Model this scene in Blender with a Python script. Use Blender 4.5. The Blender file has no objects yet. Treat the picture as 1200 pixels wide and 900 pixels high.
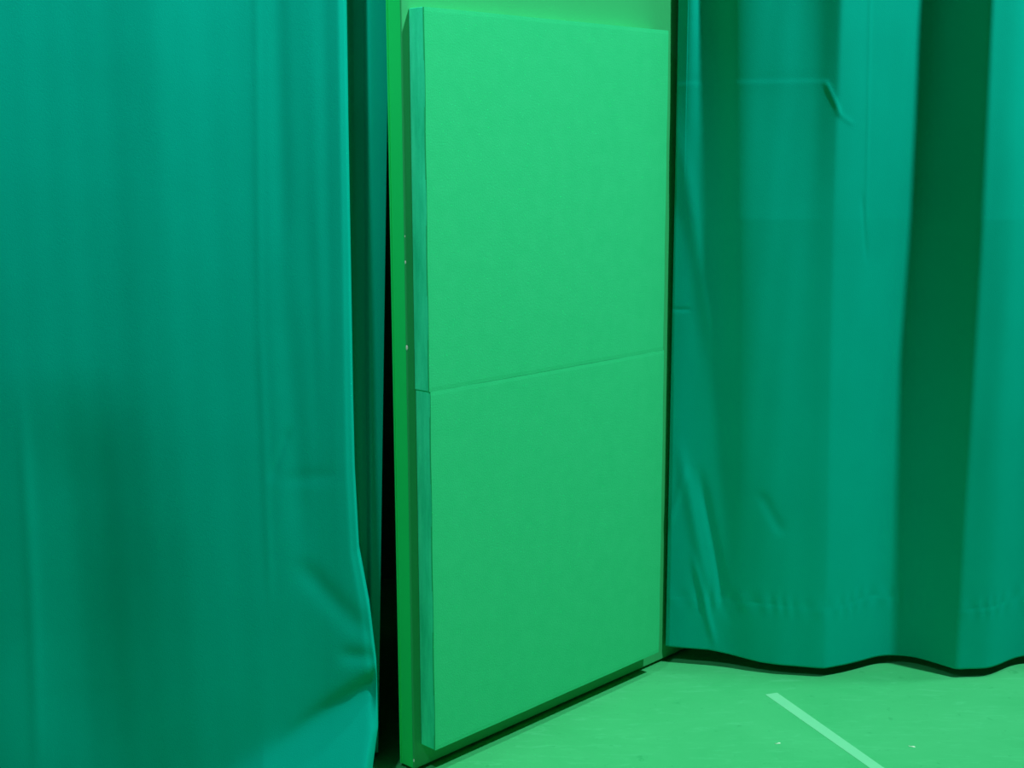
import bpy, bmesh, math, random
import numpy as np
from mathutils import Vector, Matrix
random.seed(4)
S = bpy.context.scene
C = S.collection

# ---------------------------------------------------------------- camera
cd = bpy.data.cameras.new('camera')
cam = bpy.data.objects.new('camera', cd); C.objects.link(cam)
PITCH, ROLL, FPX = 0.1739, -0.0033, 1574.5
cd.sensor_fit = 'HORIZONTAL'; cd.sensor_width = 36.0
cd.lens = 36.0 * FPX / 1200.0
cd.clip_start = 0.02; cd.clip_end = 60
fw = Vector((0, math.cos(PITCH), -math.sin(PITCH)))
up = Vector((0, math.sin(PITCH), math.cos(PITCH)))
rt = Vector((1, 0, 0))
r_ = rt*math.cos(ROLL) + up*math.sin(ROLL)
u_ = -rt*math.sin(ROLL) + up*math.cos(ROLL)
M = Matrix((r_, u_, -fw)).transposed().to_4x4()
M.translation = Vector((0, 0, 1.571))
cam.matrix_world = M
S.camera = cam

# ---------------------------------------------------------------- world, lights, exposure
w = bpy.data.worlds.new('world'); S.world = w; w.use_nodes = True
w.node_tree.nodes['Background'].inputs[0].default_value = (0.8, 0.9, 1, 1)
w.node_tree.nodes['Background'].inputs[1].default_value = 0.1
S.view_settings.view_transform = 'Standard'; S.view_settings.look = 'None'
S.view_settings.exposure = 0.0; S.view_settings.gamma = 1.0
S.view_settings.use_curve_mapping = False

def lamp(name, loc, target, power, size, color=(1, 1, 1)):
    l = bpy.data.lights.new(name, 'AREA'); l.shape = 'DISK'; l.size = size
    l.energy = power; l.color = color
    o = bpy.data.objects.new(name, l); C.objects.link(o)
    o.location = loc
    o.rotation_euler = (Vector(target) - Vector(loc)).to_track_quat('-Z', 'Y').to_euler()
    return o
PC = Vector((0.12, 3.62, 0.9))
fl = lamp('studio_lamp_front', (-0.75, 1.30, 3.55), (-0.80, 3.2, 0.85), 125, 0.12)
sp = bpy.data.lights.new('studio_spot_front', 'SPOT')          # barn-doored spot on the left curtain and the panel end
sp.energy = 160; sp.shadow_soft_size = 0.06; sp.spot_size = math.radians(70); sp.spot_blend = 0.8
fl.data = sp
lamp('studio_lamp_overhead', PC + Vector((0.62, 0.0, 1.60)).normalized()*5.4, (0.3, 3.5, 0.8), 90, 0.2)
lamp('studio_lamp_right', PC + Vector((1.00, -0.48, 1.68)).normalized()*5.8, (0.1, 3.5, 0.9), 350, 0.22)

# ---------------------------------------------------------------- materials
def mat(name, col, rough=0.6, spec=0.5, col2=None, nscale=6.0, bump=0.0, bscale=60.0, stretch=(1, 1, 1), sheen=0.0,
        metallic=0.0, backdim=False):
    m = bpy.data.materials.new(name); m.use_nodes = True
    nt = m.node_tree; N = nt.nodes; L = nt.links
    b = N['Principled BSDF']
    b.inputs['Roughness'].default_value = rough
    b.inputs['Specular IOR Level'].default_value = spec
    b.inputs['Metallic'].default_value = metallic
    if sheen:
        b.inputs['Sheen Weight'].default_value = sheen
        b.inputs['Sheen Tint'].default_value = (col[0], col[1], col[2], 1)
    tc = N.new('ShaderNodeTexCoord')
    mp = N.new('ShaderNodeMapping'); mp.inputs['Scale'].default_value = stretch
    L.new(tc.outputs['Object'], mp.inputs['Vector'])
    if col2:
        n = N.new('ShaderNodeTexNoise'); n.inputs['Scale'].default_value = nscale
        n.inputs['Detail'].default_value = 6; n.inputs['Roughness'].default_value = 0.62
        L.new(mp.outputs[0], n.inputs['Vector'])
        cr = N.new('ShaderNodeValToRGB')
        cr.color_ramp.elements[0].position = 0.3; cr.color_ramp.elements[1].position = 0.7
        cr.color_ramp.elements[0].color = (*col, 1); cr.color_ramp.elements[1].color = (*col2, 1)
        L.new(n.outputs['Fac'], cr.inputs['Fac']); L.new(cr.outputs[0], b.inputs['Base Color'])
    else:
        b.inputs['Base Color'].default_value = (*col, 1)
    if bump:
        n2 = N.new('ShaderNodeTexNoise'); n2.inputs['Scale'].default_value = bscale
        n2.inputs['Detail'].default_value = 4
        L.new(mp.outputs[0], n2.inputs['Vector'])
        bp = N.new('ShaderNodeBump'); bp.inputs['Strength'].default_value = bump
        bp.inputs['Distance'].default_value = 0.002
        L.new(n2.outputs['Fac'], bp.inputs['Height']); L.new(bp.outputs[0], b.inputs['Normal'])
    return m

M_paint = mat('green_painted_board', (0.026, 0.365, 0.125), 0.5, 0.2, (0.028, 0.38, 0.132), 3, 0.15, 30)
M_endpaint = mat('green_painted_end_board', (0.010, 0.66, 0.15), 0.5, 0.2, (0.012, 0.68, 0.16), 4, 0.1, 30)
M_pad = mat('green_felt_face', (0.018, 0.49, 0.185), 0.95, 0.1, (0.022, 0.51, 0.198), 24, 0.25, 260)
M_padside = mat('teal_green_felt_edge', (0.012, 0.62, 0.33), 0.95, 0.1, (0.05, 0.95, 0.56), 7, 0.6, 200, stretch=(4, 4, 0.6))
M_curt = mat('teal_green_drape_cloth', (0.0, 0.38, 0.280), 0.75, 0.03, (0.0, 0.40, 0.297), 5, 0.25, 420)
M_nail = mat('bare_staple_metal', (0.8, 0.82, 0.78), 0.35, 0.6, (0.7, 0.74, 0.7), 30)
M_tape = mat('pale_mint_tape', (0.12, 0.59, 0.30), 0.5, 0.3, (0.13, 0.61, 0.31), 12, 0.1, 80)
M_wall = mat('dark_green_wall_paint', (0.004, 0.16, 0.06), 0.7, 0.3, (0.004, 0.19, 0.07), 3)
M_ceil = mat('black_ceiling_paint', (0.045, 0.045, 0.045), 0.9, 0.1, (0.06, 0.06, 0.06), 3)
M_studio = mat('studio_wall_charcoal', (0.07, 0.07, 0.07), 0.9, 0.1, (0.09, 0.09, 0.09), 3)

def floor_mat():
    m = bpy.data.materials.new('green_painted_studio_floor'); m.use_nodes = True
    nt = m.node_tree; N = nt.nodes; L = nt.links; b = N['Principled BSDF']
    b.inputs['Roughness'].default_value = 0.5; b.inputs['Specular IOR Level'].default_value = 0.35
    tc = N.new('ShaderNodeTexCoord')
    def noise(scale, detail=5, sc=(1, 1, 1), rot=0.0, dist=0.0):
        mp = N.new('ShaderNodeMapping'); mp.inputs['Scale'].default_value = sc
        mp.inputs['Rotation'].default_value = (0, 0, rot)
        L.new(tc.outputs['Object'], mp.inputs['Vector'])
        n = N.new('ShaderNodeTexNoise'); n.inputs['Scale'].default_value = scale
        n.inputs['Detail'].default_value = detail; n.inputs['Roughness'].default_value = 0.65
        n.inputs['Distortion'].default_value = dist
        L.new(mp.outputs[0], n.inputs['Vector']); return n
    def ramp(n, p0, p1, c0, c1):
        r = N.new('ShaderNodeValToRGB'); e = r.color_ramp.elements
        e[0].position = p0; e[1].position = p1; e[0].color = (*c0, 1); e[1].color = (*c1, 1)
        L.new(n.outputs['Fac'], r.inputs['Fac']); return r
    def mix(f, a, bb):
        x = N.new('ShaderNodeMix'); x.data_type = 'RGBA'
        L.new(f.outputs[0], x.inputs[0]); L.new(a, x.inputs[6])
        if isinstance(bb, tuple): x.inputs[7].default_value = (*bb, 1)
        else: L.new(bb, x.inputs[7])
        return x.outputs[2]
    base = ramp(noise(2.6, 6, (1, 1.3, 1), 0.4, 0.6), 0.3, 0.72, (0.030, 0.405, 0.135), (0.042, 0.45, 0.162)).outputs[0]
    scuff = ramp(noise(9, 6, (1, 5, 1), 0.9, 1.2), 0.55, 0.72, (0, 0, 0), (0.6, 0.6, 0.6))
    c = mix(scuff, base, (0.06, 0.52, 0.21))
    dirt = ramp(noise(26, 3, (1, 1, 1)), 0.64, 0.72, (0, 0, 0), (0.5, 0.5, 0.5))
    c = mix(dirt, c, (0.012, 0.30, 0.09))
    L.new(c, b.inputs['Base Color'])
    n2 = noise(38, 4); bp = N.new('ShaderNodeBump'); bp.inputs['Strength'].default_value = 0.2
    bp.inputs['Distance'].default_value = 0.002
    L.new(n2.outputs['Fac'], bp.inputs['Height']); L.new(bp.outputs[0], b.inputs['Normal'])
    return m
M_floor = floor_mat()

# ---------------------------------------------------------------- helpers
def link(name, me, m, parent=None, smooth=False):
    o = bpy.data.objects.new(name, me); C.objects.link(o)
    me.materials.append(m)
    if smooth: me.polygons.foreach_set('use_smooth', [True]*len(me.polygons))
    if parent is not None: o.parent = parent
    return o
def box(name, lo, hi, m, parent=None, bevel=0.0, mtx=None, segs=2):
    bm = bmesh.new()
    bmesh.ops.create_cube(bm, size=1)
    for v in bm.verts:
        v.co = Vector([(lo[i]+hi[i])/2 + v.co[i]*(hi[i]-lo[i]) for i in range(3)])
    if bevel: bmesh.ops.bevel(bm, geom=bm.edges[:], offset=bevel, segments=segs, affect='EDGES', profile=0.5)
    if mtx is not None: bmesh.ops.transform(bm, matrix=mtx, verts=bm.verts[:])
    me = bpy.data.meshes.new(name); bm.to_mesh(me); bm.free()
    return link(name, me, m, parent)
def tag(o, label, cat, group=None):
    o['label'] = label; o['category'] = cat
    if group: o['group'] = group
def struct(o): o['kind'] = 'structure'; return o

# ---------------------------------------------------------------- setting
CZ = 6.4
struct(box('floor', (-3.2, -2.2, -0.1), (6.4, 4.9, 0), M_floor))
struct(box('wall_back', (-3.2, 4.78, 0), (6.4, 4.9, CZ), M_wall))
struct(box('wall_left', (-3.2, -2.2, 0), (-3.08, 4.78, CZ), M_studio))
struct(box('wall_right', (6.28, -2.2, 0), (6.4, 4.78, CZ), M_studio))
struct(box('wall_front', (-3.08, -2.2, 0), (6.28, -2.08, CZ), M_studio))
struct(box('ceiling', (-3.2, -2.2, CZ), (6.4, 4.9, CZ+0.1), M_ceil))

# ---------------------------------------------------------------- painted partition panel
ANG = 0.7629
OX, OY = -0.2527, 3.2056                      # near front corner
# local frame: x along the panel towards the back, -y out of the front face, z up
PM = Matrix.Translation((OX, OY, 0)) @ Matrix.Rotation(math.pi/2 - ANG, 4, 'Z')
LEN, TH = 1.62, 0.0547
panel = bpy.data.objects.new('partition_panel', None); C.objects.link(panel)
panel.matrix_world = PM
tag(panel, 'tall bright green painted partition panel standing at an angle between the two teal curtains', 'partition')
box('front_sheet', (0, 0, 0.010), (LEN, 0.006, CZ-0.02), M_paint, panel, 0.0026)
box('core', (0.003, 0.006, 0.010), (LEN, TH-0.004, CZ-0.02), M_endpaint, panel, 0.0006)
box('back_sheet', (0, TH-0.004, 0.010), (LEN, TH, CZ-0.02), M_endpaint, panel, 0.0008)
for z, s in ((1.303, 1.0), (1.097, 1.5), (1.365, 0.6), (0.034, 1.0)):
    bm = bmesh.new()
    bmesh.ops.create_uvsphere(bm, u_segments=10, v_segments=6, radius=0.0026*s)
    bmesh.ops.transform(bm, matrix=Matrix.Translation((0.0005, 0.0012, z)) @ Matrix.Diagonal((0.6, 0.8, 1.7, 1)), verts=bm.verts[:])
    me = bpy.data.meshes.new('nail_head'); bm.to_mesh(me); bm.free()
    link('nail_head', me, M_nail, panel, True)

# ---------------------------------------------------------------- felt pads on the panel
A0, PW, PT, G0, GS, G1 = 0.0246, 0.9225, 0.0543, 0.071, 0.9925, 1.891
def pad(zlo, zhi, label, seed, shift):
    rnd = random.Random(seed)
    root = bpy.data.objects.new('acoustic_pad', None); C.objects.link(root)
    root.matrix_world = PM @ Matrix.Translation((A0 + shift, 0, zlo))
    tag(root, label, 'wall pad', 'felt pads on the partition panel')
    H = zhi - zlo
    # wadding body: its cut edge shows on the near side
    box('core', (0.0002, -PT+0.0022, 0), (PW-0.001, -0.0006, H), M_padside, root, 0.0015)
    # face sheet with a softly wavy edge and slightly dished corners
    nx, nz = 90, 90
    bm = bmesh.new(); F = []; Bk = []
    ph = [rnd.uniform(0, 6) for _ in range(4)]
    for j in range(nz+1):
        fr = []; br = []
        for i in range(nx+1):
            x = PW*i/nx; z = H*j/nz
            ex = 0.0006*math.sin(z*23+ph[0]); ez = 0.0002*math.sin(x*17+ph[1]) + 0.0001*math.sin(x*51+ph[2])
            xx = x + ex*(1 if i in (0, nx) else 0); zz = z + ez*(1 if j in (0, nz) else 0)
            dx = min(x, PW-x); dz = min(z, H-z)
            rr = 0.0010*math.exp(-dx/0.006) + 0.0009*math.exp(-dz/0.003)
            y = -PT + rr*0.6 + 0.0007*math.sin(x*5+ph[3])*math.sin(z*4+ph[0])
            fr.append(bm.verts.new((xx, y, zz))); br.append(bm.verts.new((xx, -PT+0.0052, zz)))
        F.append(fr); Bk.append(br)
    for j in range(nz):
        for i in range(nx):
            bm.faces.new((F[j][i], F[j][i+1], F[j+1][i+1], F[j+1][i]))
    for j in range(nz):
        bm.faces.new((F[j][0], F[j+1][0], Bk[j+1][0], Bk[j][0]))
        bm.faces.new((F[j+1][nx], F[j][nx], Bk[j][nx], Bk[j+1][nx]))
    for i in range(nx):
        bm.faces.new((F[0][i+1], F[0][i], Bk[0][i], Bk[0][i+1]))
        bm.faces.new((F[nz][i], F[nz][i+1], Bk[nz][i+1], Bk[nz][i]))
    bmesh.ops.recalc_face_normals(bm, faces=bm.faces[:])
    me = bpy.data.meshes.new('face_sheet'); bm.to_mesh(me); bm.free()
    f = link('face_sheet', me, M_pad, root)
    return root
pad(G0, GS-0.0003, 'lower of two stacked green felt pads on the panel, bottom edge just above the floor', 2, 0.0)
pad(GS+0.0001, G1, 'upper of two stacked green felt pads on the panel', 5, -0.0025)

# ---------------------------------------------------------------- curtains
def smoothstep(a, b, x):
    t = np.clip((x-a)/(b-a), 0, 1); return t*t*(3-2*t)
def gridmesh(name, X, Y, Z, m, parent=None, thick=0.0012):
    nz, nx = X.shape
    co = np.stack([X, Y, Z], -1).reshape(-1, 3).astype(np.float32)
    idx = np.arange(nz*nx).reshape(nz, nx)
    q = np.stack([idx[:-1, :-1], idx[:-1, 1:], idx[1:, 1:], idx[1:, :-1]], -1).reshape(-1, 4)
    me = bpy.data.meshes.new(name)
    me.vertices.add(len(co)); me.vertices.foreach_set('co', co.ravel())
    me.loops.add(q.size); me.loops.foreach_set('vertex_index', q.ravel().astype(np.int32))
    me.polygons.add(len(q)); me.polygons.foreach_set('loop_start', np.arange(0, q.size, 4, dtype=np.int32))
    me.polygons.foreach_set('loop_total', np.full(len(q), 4, dtype=np.int32))
    me.update(calc_edges=True); me.validate()
    o = link(name, me, m, parent, True)
    so = o.modifiers.new('cloth', 'SOLIDIFY'); so.thickness = thick; so.offset = 1
    return o
def blur1(a, n):
    k = np.hanning(n+2)[1:-1]; k /= k.sum()
    return np.convolve(np.pad(a, n//2, mode='edge'), k, 'valid')[:len(a)]
def plan(knots, S_, n):
    """resample a plan polyline to S_ samples with slight rounding of its corners"""
    k = np.array(knots); t = np.arange(len(k))
    s = np.linspace(0, len(k)-1, S_)
    return blur1(np.interp(s, t, k[:, 0]), n), blur1(np.interp(s, t, k[:, 1]), n)
def seg(xn, zn, p0, p1, width, amp, kind='ridge', taper=0.0):
    """crease along p0-p1: 'ridge' gaussian bump, 'step' smooth drop across it"""
    p0 = np.array(p0); p1 = np.array(p1); d = p1-p0; L = np.hypot(*d); d = d/L
    rx = xn-p0[0]; rz = zn-p0[1]
    a = rx*d[0] + rz*d[1]; b = rx*d[1] - rz*d[0]
    tp = taper or L*0.25
    win = smoothstep(-tp*0.3, tp, a) * (1-smoothstep(L-tp, L+tp*0.3, a))
    if kind == 'ridge': return amp*win*np.exp(-(b/width)**2)
    return amp*win*np.tanh(b/width)*np.exp(-(b/(width*5))**2)

# --- right curtain
bot = [(0.470, 3.948), (0.525, 3.934), (0.588, 3.920), (0.650, 3.905), (0.705, 3.882), (0.795, 3.848), (0.87, 3.835), (0.937, 3.824),
       (1.041, 3.872), (1.134, 3.935), (1.228, 3.925), (1.326, 3.812), (1.436, 3.822), (1.534, 3.908), (1.6, 3.93),
       (1.70, 3.88), (1.82, 3.82), (1.93, 3.85), (2.03, 3.93), (2.15, 3.9), (2.27, 3.82), (2.4, 3.84), (2.5, 3.92)]
mid = [(0.475, 3.940), (0.513, 3.938), (0.560, 3.950), (0.612, 3.930), (0.658, 3.880), (0.748, 3.862), (0.857, 3.850), (0.915, 3.838),
       (0.990, 3.856), (1.142, 3.920), (1.195, 3.925), (1.318, 3.785), (1.415, 3.802), (1.515, 3.885), (1.575, 3.91),
       (1.68, 3.87), (1.81, 3.81), (1.915, 3.845), (2.02, 3.925), (2.14, 3.89), (2.265, 3.81), (2.4, 3.835), (2.5, 3.92)]
top = [(0.475, 3.93), (0.515, 3.930), (0.545, 3.965), (0.590, 3.935), (0.632, 3.875), (0.715, 3.863), (0.843, 3.860), (0.912, 3.830),
       (0.985, 3.86), (1.167, 3.92), (1.215, 3.92), (1.308, 3.78), (1.398, 3.80), (1.501, 3.87), (1.56, 3.9),
       (1.67, 3.87), (1.80, 3.80), (1.90, 3.84), (2.01, 3.92), (2.13, 3.88), (2.26, 3.80), (2.4, 3.83), (2.5, 3.92)]
mid = [(x*0.989, y-0.044) for x, y in mid]                     # the cloth hangs slightly back towards its hem
top = [(x*0.988, y-0.048) for x, y in top]
mid[:3] = [(0.474, 3.944), (0.508, 3.928), (0.554, 3.908)]
top[:3] = [(0.475, 3.940), (0.508, 3.912), (0.538, 3.926)]
top[3:7] = [(x, y+d_) for (x, y), d_ in zip(top[3:7], (0.024, 0.024, 0.018, 0.008))]
NS = 620
def plan2(k, n):
    a = plan(k, n, 45); b = plan(k, n, 11)
    s_ = np.linspace(0, len(k)-1, n)
    w_ = np.exp(-((s_-11)/0.7)**2) + 0.6*np.exp(-((s_-7)/0.6)**2)
    w_ = np.where(s_ < 0.8, 1, np.clip(w_, 0, 1))
    return a[0]*(1-w_)+b[0]*w_, a[1]*(1-w_)+b[1]*w_
bx_, by_ = plan2(bot, NS); mx_, my_ = plan2(mid, NS); tx_, ty_ = plan2(top, NS)
# seam of the hem and the lower edge
zt = np.concatenate([np.linspace(0, 1, 460)**1.0*2.1, np.linspace(2.12, CZ-0.03, 90)])
hemz = np.interp(bx_, [0.467, 0.6, 0.75, 0.93, 1.5, 2.5], [0.054, 0.054, 0.034, 0.029, 0.029, 0.03])
ZZ = zt[:, None] * np.ones(NS)[None, :]
ZZ = hemz[None, :]*(1-ZZ/(CZ-0.03)) + ZZ
ta = np.clip((ZZ-0.03)/1.34, 0, 1)
tb = np.clip((ZZ-1.37)/0.60, 0, 1.4)
XX = bx_[None, :]*(1-ta) + mx_[None, :]*ta + (tx_-mx_)[None, :]*tb
YY = by_[None, :]*(1-ta) + my_[None, :]*ta + (ty_-my_)[None, :]*tb
rng = np.random.RandomState(3)
def wob(x, z, sx, sz, n, amp):
    o = np.zeros_like(x)
    for _ in range(n):
        kx = rng.normal(0, sx); kz = rng.normal(0, sz); o += np.sin(kx*x+kz*z+rng.uniform(0, 6.3))
    return amp*o/math.sqrt(n)
YY += wob(XX, ZZ, 16, 2.2, 8, 0.0016) + wob(XX, ZZ, 45, 6, 10, 0.0005)
# pressed fold line across the upper cloth, ending in a short slanting crease
YY += seg(XX, ZZ, (0.47, 1.752), (0.875, 1.752), 0.0045, -0.0005, 'step', 0.01)
YY += seg(XX, ZZ, (0.868, 1.752), (0.913, 1.655), 0.007, -0.0026, 'ridge', 0.02)
YY += seg(XX, ZZ, (0.895, 1.668), (0.955, 1.63), 0.007, -0.0010, 'ridge', 0.02)
YY += seg(XX, ZZ, (0.47, 1.10), (0.53, 1.102), 0.006, 0.0014, 'ridge', 0.02)
# thin vertical press line
YY += seg(XX, ZZ, (0.977, 2.3), (1.005, 1.30), 0.004, -0.0016, 'ridge')
YY += seg(XX, ZZ, (0.985, 1.45), (1.01, 1.25), 0.006, 0.002, 'ridge')
# slanting drag folds at the lower left corner
YY += seg(XX, ZZ, (0.50, 0.70), (0.60, 0.20), 0.018, -0.005, 'ridge')
YY += seg(XX, ZZ, (0.56, 0.62), (0.655, 0.16), 0.015, 0.006, 'ridge')
YY += seg(XX, ZZ, (0.545, 0.36), (0.62, 0.06), 0.011, -0.004, 'ridge')
YY += seg(XX, ZZ, (0.47, 0.42), (0.52, 0.62), 0.012, -0.004, 'ridge')
YY += seg(XX, ZZ, (0.73, 0.57), (0.80, 0.44), 0.016, 0.0022, 'ridge')
YY += seg(XX, ZZ, (0.475, 1.65), (0.60, 0.95), 0.022, -0.005, 'ridge')
# hem stitching: a slight pinch with puckers
hs = 0.222 + 0.006*np.sin(XX*9) - 0.012*np.exp(-((XX-0.9)/0.12)**2) + 0.014*np.exp(-((XX-1.08)/0.06)**2)
pk = 0.5+0.5*np.sin(XX*150+2*np.sin(XX*31))
YY += 0.0007*np.exp(-((ZZ-hs)/0.005)**2)*(0.4+0.6*pk)*(0.5+0.5*np.sin(XX*19))
YY += 0.0034*(pk-0.5)*np.exp(-((ZZ-hs)/0.028)**2)*(0.4+0.6*np.abs(np.sin(XX*7.3)))
YY -= 0.0004*(1-smoothstep(-0.01, 0.01, ZZ-hs))
rc = gridmesh('curtain', XX, YY, ZZ, M_curt)
tag(rc, 'deeply folded teal green curtain right of the panel, hem visible just above the floor', 'curtain', 'teal studio curtains')

# --- left curtain
Lb = [(-2.10, 2.98), (-1.95, 3.00), (-1.80, 2.96), (-1.62, 2.99), (-1.45, 3.045), (-1.30, 3.052), (-1.15, 3.060), (-1.0, 3.07), (-0.85, 3.08),
      (-0.70, 3.085), (-0.60, 3.09), (-0.53, 3.095), (-0.47, 3.095), (-0.42, 3.093), (-0.385, 3.093), (-0.363, 3.101), (-0.370, 3.16), (-0.390, 3.23),
      (-0.392, 3.27), (-0.378, 3.290), (-0.367, 3.285), (-0.352, 3.290)]
Lt = [(-2.05, 2.98), (-1.90, 3.01), (-1.74, 2.97), (-1.56, 2.99), (-1.38, 3.055), (-1.24, 3.060), (-1.10, 3.066), (-0.95, 3.073), (-0.80, 3.08),
      (-0.66, 3.09), (-0.57, 3.095), (-0.50, 3.090), (-0.45, 3.095), (-0.400, 3.090), (-0.377, 3.089), (-0.363, 3.096), (-0.368, 3.16), (-0.378, 3.24),
      (-0.372, 3.285), (-0.348, 3.285), (-0.334, 3.245), (-0.284, 3.265)]
NS = 640
bx_, by_ = plan(Lb, NS, 21); tx_, ty_ = plan(Lt, NS, 21)
zt = np.concatenate([0.018+np.linspace(0, 1, 460)*2.08, np.linspace(2.12, CZ-0.03, 90)])
ZZ = zt[:, None] * np.ones(NS)[None, :]
t = np.clip((ZZ-0.03)/1.87, 0, 1.2)
XX = bx_[None, :]*(1-t) + tx_[None, :]*t
YY = by_[None, :]*(1-t) + ty_[None, :]*t
par = np.arange(NS)/(NS-1)*21
main = (1-smoothstep(14.2, 15.5, par))[None, :]
edge = smoothstep(11, 14.5, par)[None, :]*(1-smoothstep(17.2, 18.5, par))[None, :]
rest = XX/(1+(1.9-ZZ)*0.061)
def U(u): return -(600-u)*0.0019
def V(v): return 1.9-0.00203*v
def cr(p0, p1, w_, a_, kind='ridge', tp=0.0):
    return main*seg(rest, ZZ, (U(p0[0]), V(p0[1])), (U(p1[0]), V(p1[1])), w_, a_, kind, tp)
# free edge: wanders right on its way down, pulls back at the hem
prof = np.interp(ZZ, [0.0, 0.08, 0.17, 0.33, 0.48, 0.62, 0.82, 1.0, 1.3, 1.7, 2.2], [0.008, 0.018, 0.031, 0.030, 0.016, -0.006, -0.012, -0.012, -0.010, -0.008, -0.006])
XX += edge*prof
YY += main*(wob(rest, ZZ, 9, 1.6, 8, 0.0024) + wob(rest, ZZ, 30, 5, 10, 0.0006))
# soft long folds
YY += cr((322, -300), (335, 330), 0.030, 0.0065) + cr((335, 300), (355, 640), 0.03, 0.004)
YY += cr((352, -300), (378, 420), 0.022, -0.003) + cr((383, -100), (394, 480), 0.018, 0.0014)
YY += cr((300, -300), (306, 420), 0.010, -0.0012) + cr((306, 350), (318, 700), 0.010, -0.0012)
YY += cr((180, -200), (200, 700), 0.10, -0.008)
YY += cr((32, 440), (44, 920), 0.014, -0.0022)
YY += cr((90, 440), (90, 920), 0.12, 0.014)
# slack bulge above the lower left: the cloth below it leans away
YY += main*0.045*smoothstep(-0.66, -1.02, rest)*smoothstep(1.12, 0.30, ZZ)
# small creases
YY += cr((340, 480), (318, 545), 0.010, 0.0018)
YY += cr((325, 543), (405, 536), 0.020, 0.0013, 'ridge', 0.06)
YY += cr((350, 640), (425, 740), 0.026, 0.004)
YY += cr((390, 758), (446, 763), 0.022, 0.004)
YY += cr((430, 820), (446, 845), 0.012, 0.005)
# hem corner kicks out towards the room
ln = np.array([U(290), V(893)]), np.array([U(445), V(768)])
dd = ln[1]-ln[0]; dd /= np.hypot(*dd)
below = (rest-ln[0][0])*dd[1] - (ZZ-ln[0][1])*dd[0]
soft = np.clip(np.log1p(np.exp(np.clip(below/0.012, -30, 30)))*0.012, 0, 0.25)
YY -= main*0.62*soft
YY += main*0.21*np.clip(rest-U(310), 0, 0.3)/(1+np.exp(np.clip(-below/0.010, -30, 30)))
lc = gridmesh('curtain', XX, YY, ZZ, M_curt)
tag(lc, 'nearly flat teal green curtain hanging left of the green partition panel', 'curtain', 'teal studio curtains')

# ---------------------------------------------------------------- floor tape and litter
bm = bmesh.new()
P = [Vector((0.735, 3.698)), Vector((0.772, 3.711))]
Q = [Vector((0.915, 3.227)), Vector((0.953, 3.224))]
n = 24
vs = []
for k in range(n+1):
    f = k/n*1.9
    a = P[0].lerp(Q[0], f); b = P[1].lerp(Q[1], f)
    vs.append([bm.verts.new((a.x, a.y, 0.0007)), bm.verts.new((b.x, b.y, 0.0007))])
for k in range(n): bm.faces.new((vs[k][0], vs[k+1][0], vs[k+1][1], vs[k][1]))
r = bmesh.ops.extrude_face_region(bm, geom=bm.faces[:])
for v in r['geom']:
    if isinstance(v, bmesh.types.BMVert): v.co.z = 0.0
bmesh.ops.recalc_face_normals(bm, faces=bm.faces[:])
me = bpy.data.meshes.new('floor_tape'); bm.to_mesh(me); bm.free()
tp = link('floor_tape', me, M_tape)
tag(tp, 'narrow strip of pale mint tape stuck slantwise on the green floor', 'tape')

# small pale flecks, a curled dark hair and a scratch on the floor
M_fleck = mat('pale_paper', (0.5, 0.8, 0.6), 0.8, 0.2, (0.45, 0.75, 0.55), 30)
M_hair = mat('dark_hair', (0.004, 0.06, 0.02), 0.6, 0.3, (0.005, 0.08, 0.03), 30)
for (x, y, rz, sc, lab) in ((0.708, 3.372, 0.3, 1.0, 'tiny pale paper fleck on the floor just left of the mint tape'),
                            (1.060, 3.350, -0.35, 1.15, 'tiny pale paper fleck on the floor to the right of the mint tape')):
    bm = bmesh.new()
    ring = [(0.008, 0.000), (0.004, 0.0026), (-0.002, 0.0012), (-0.0085, 0.0022), (-0.006, -0.0018), (0.001, -0.0011), (0.005, -0.0027)]
    vs = [bm.verts.new((a_*sc, b_*sc, 0.0010 + 0.0006*math.sin(k*2.0))) for k, (a_, b_) in enumerate(ring)]
    f = bm.faces.new(vs)
    r = bmesh.ops.extrude_face_region(bm, geom=[f])
    for v in r['geom']:
        if isinstance(v, bmesh.types.BMVert): v.co.z = 0.0
    bmesh.ops.recalc_face_normals(bm, faces=bm.faces[:])
    me = bpy.data.meshes.new('paper_fleck'); bm.to_mesh(me); bm.free()
    o = link('paper_fleck', me, M_fleck); o.location = (x, y, 0); o.rotation_euler.z = rz
    tag(o, lab, 'paper fleck', 'flecks on the floor')
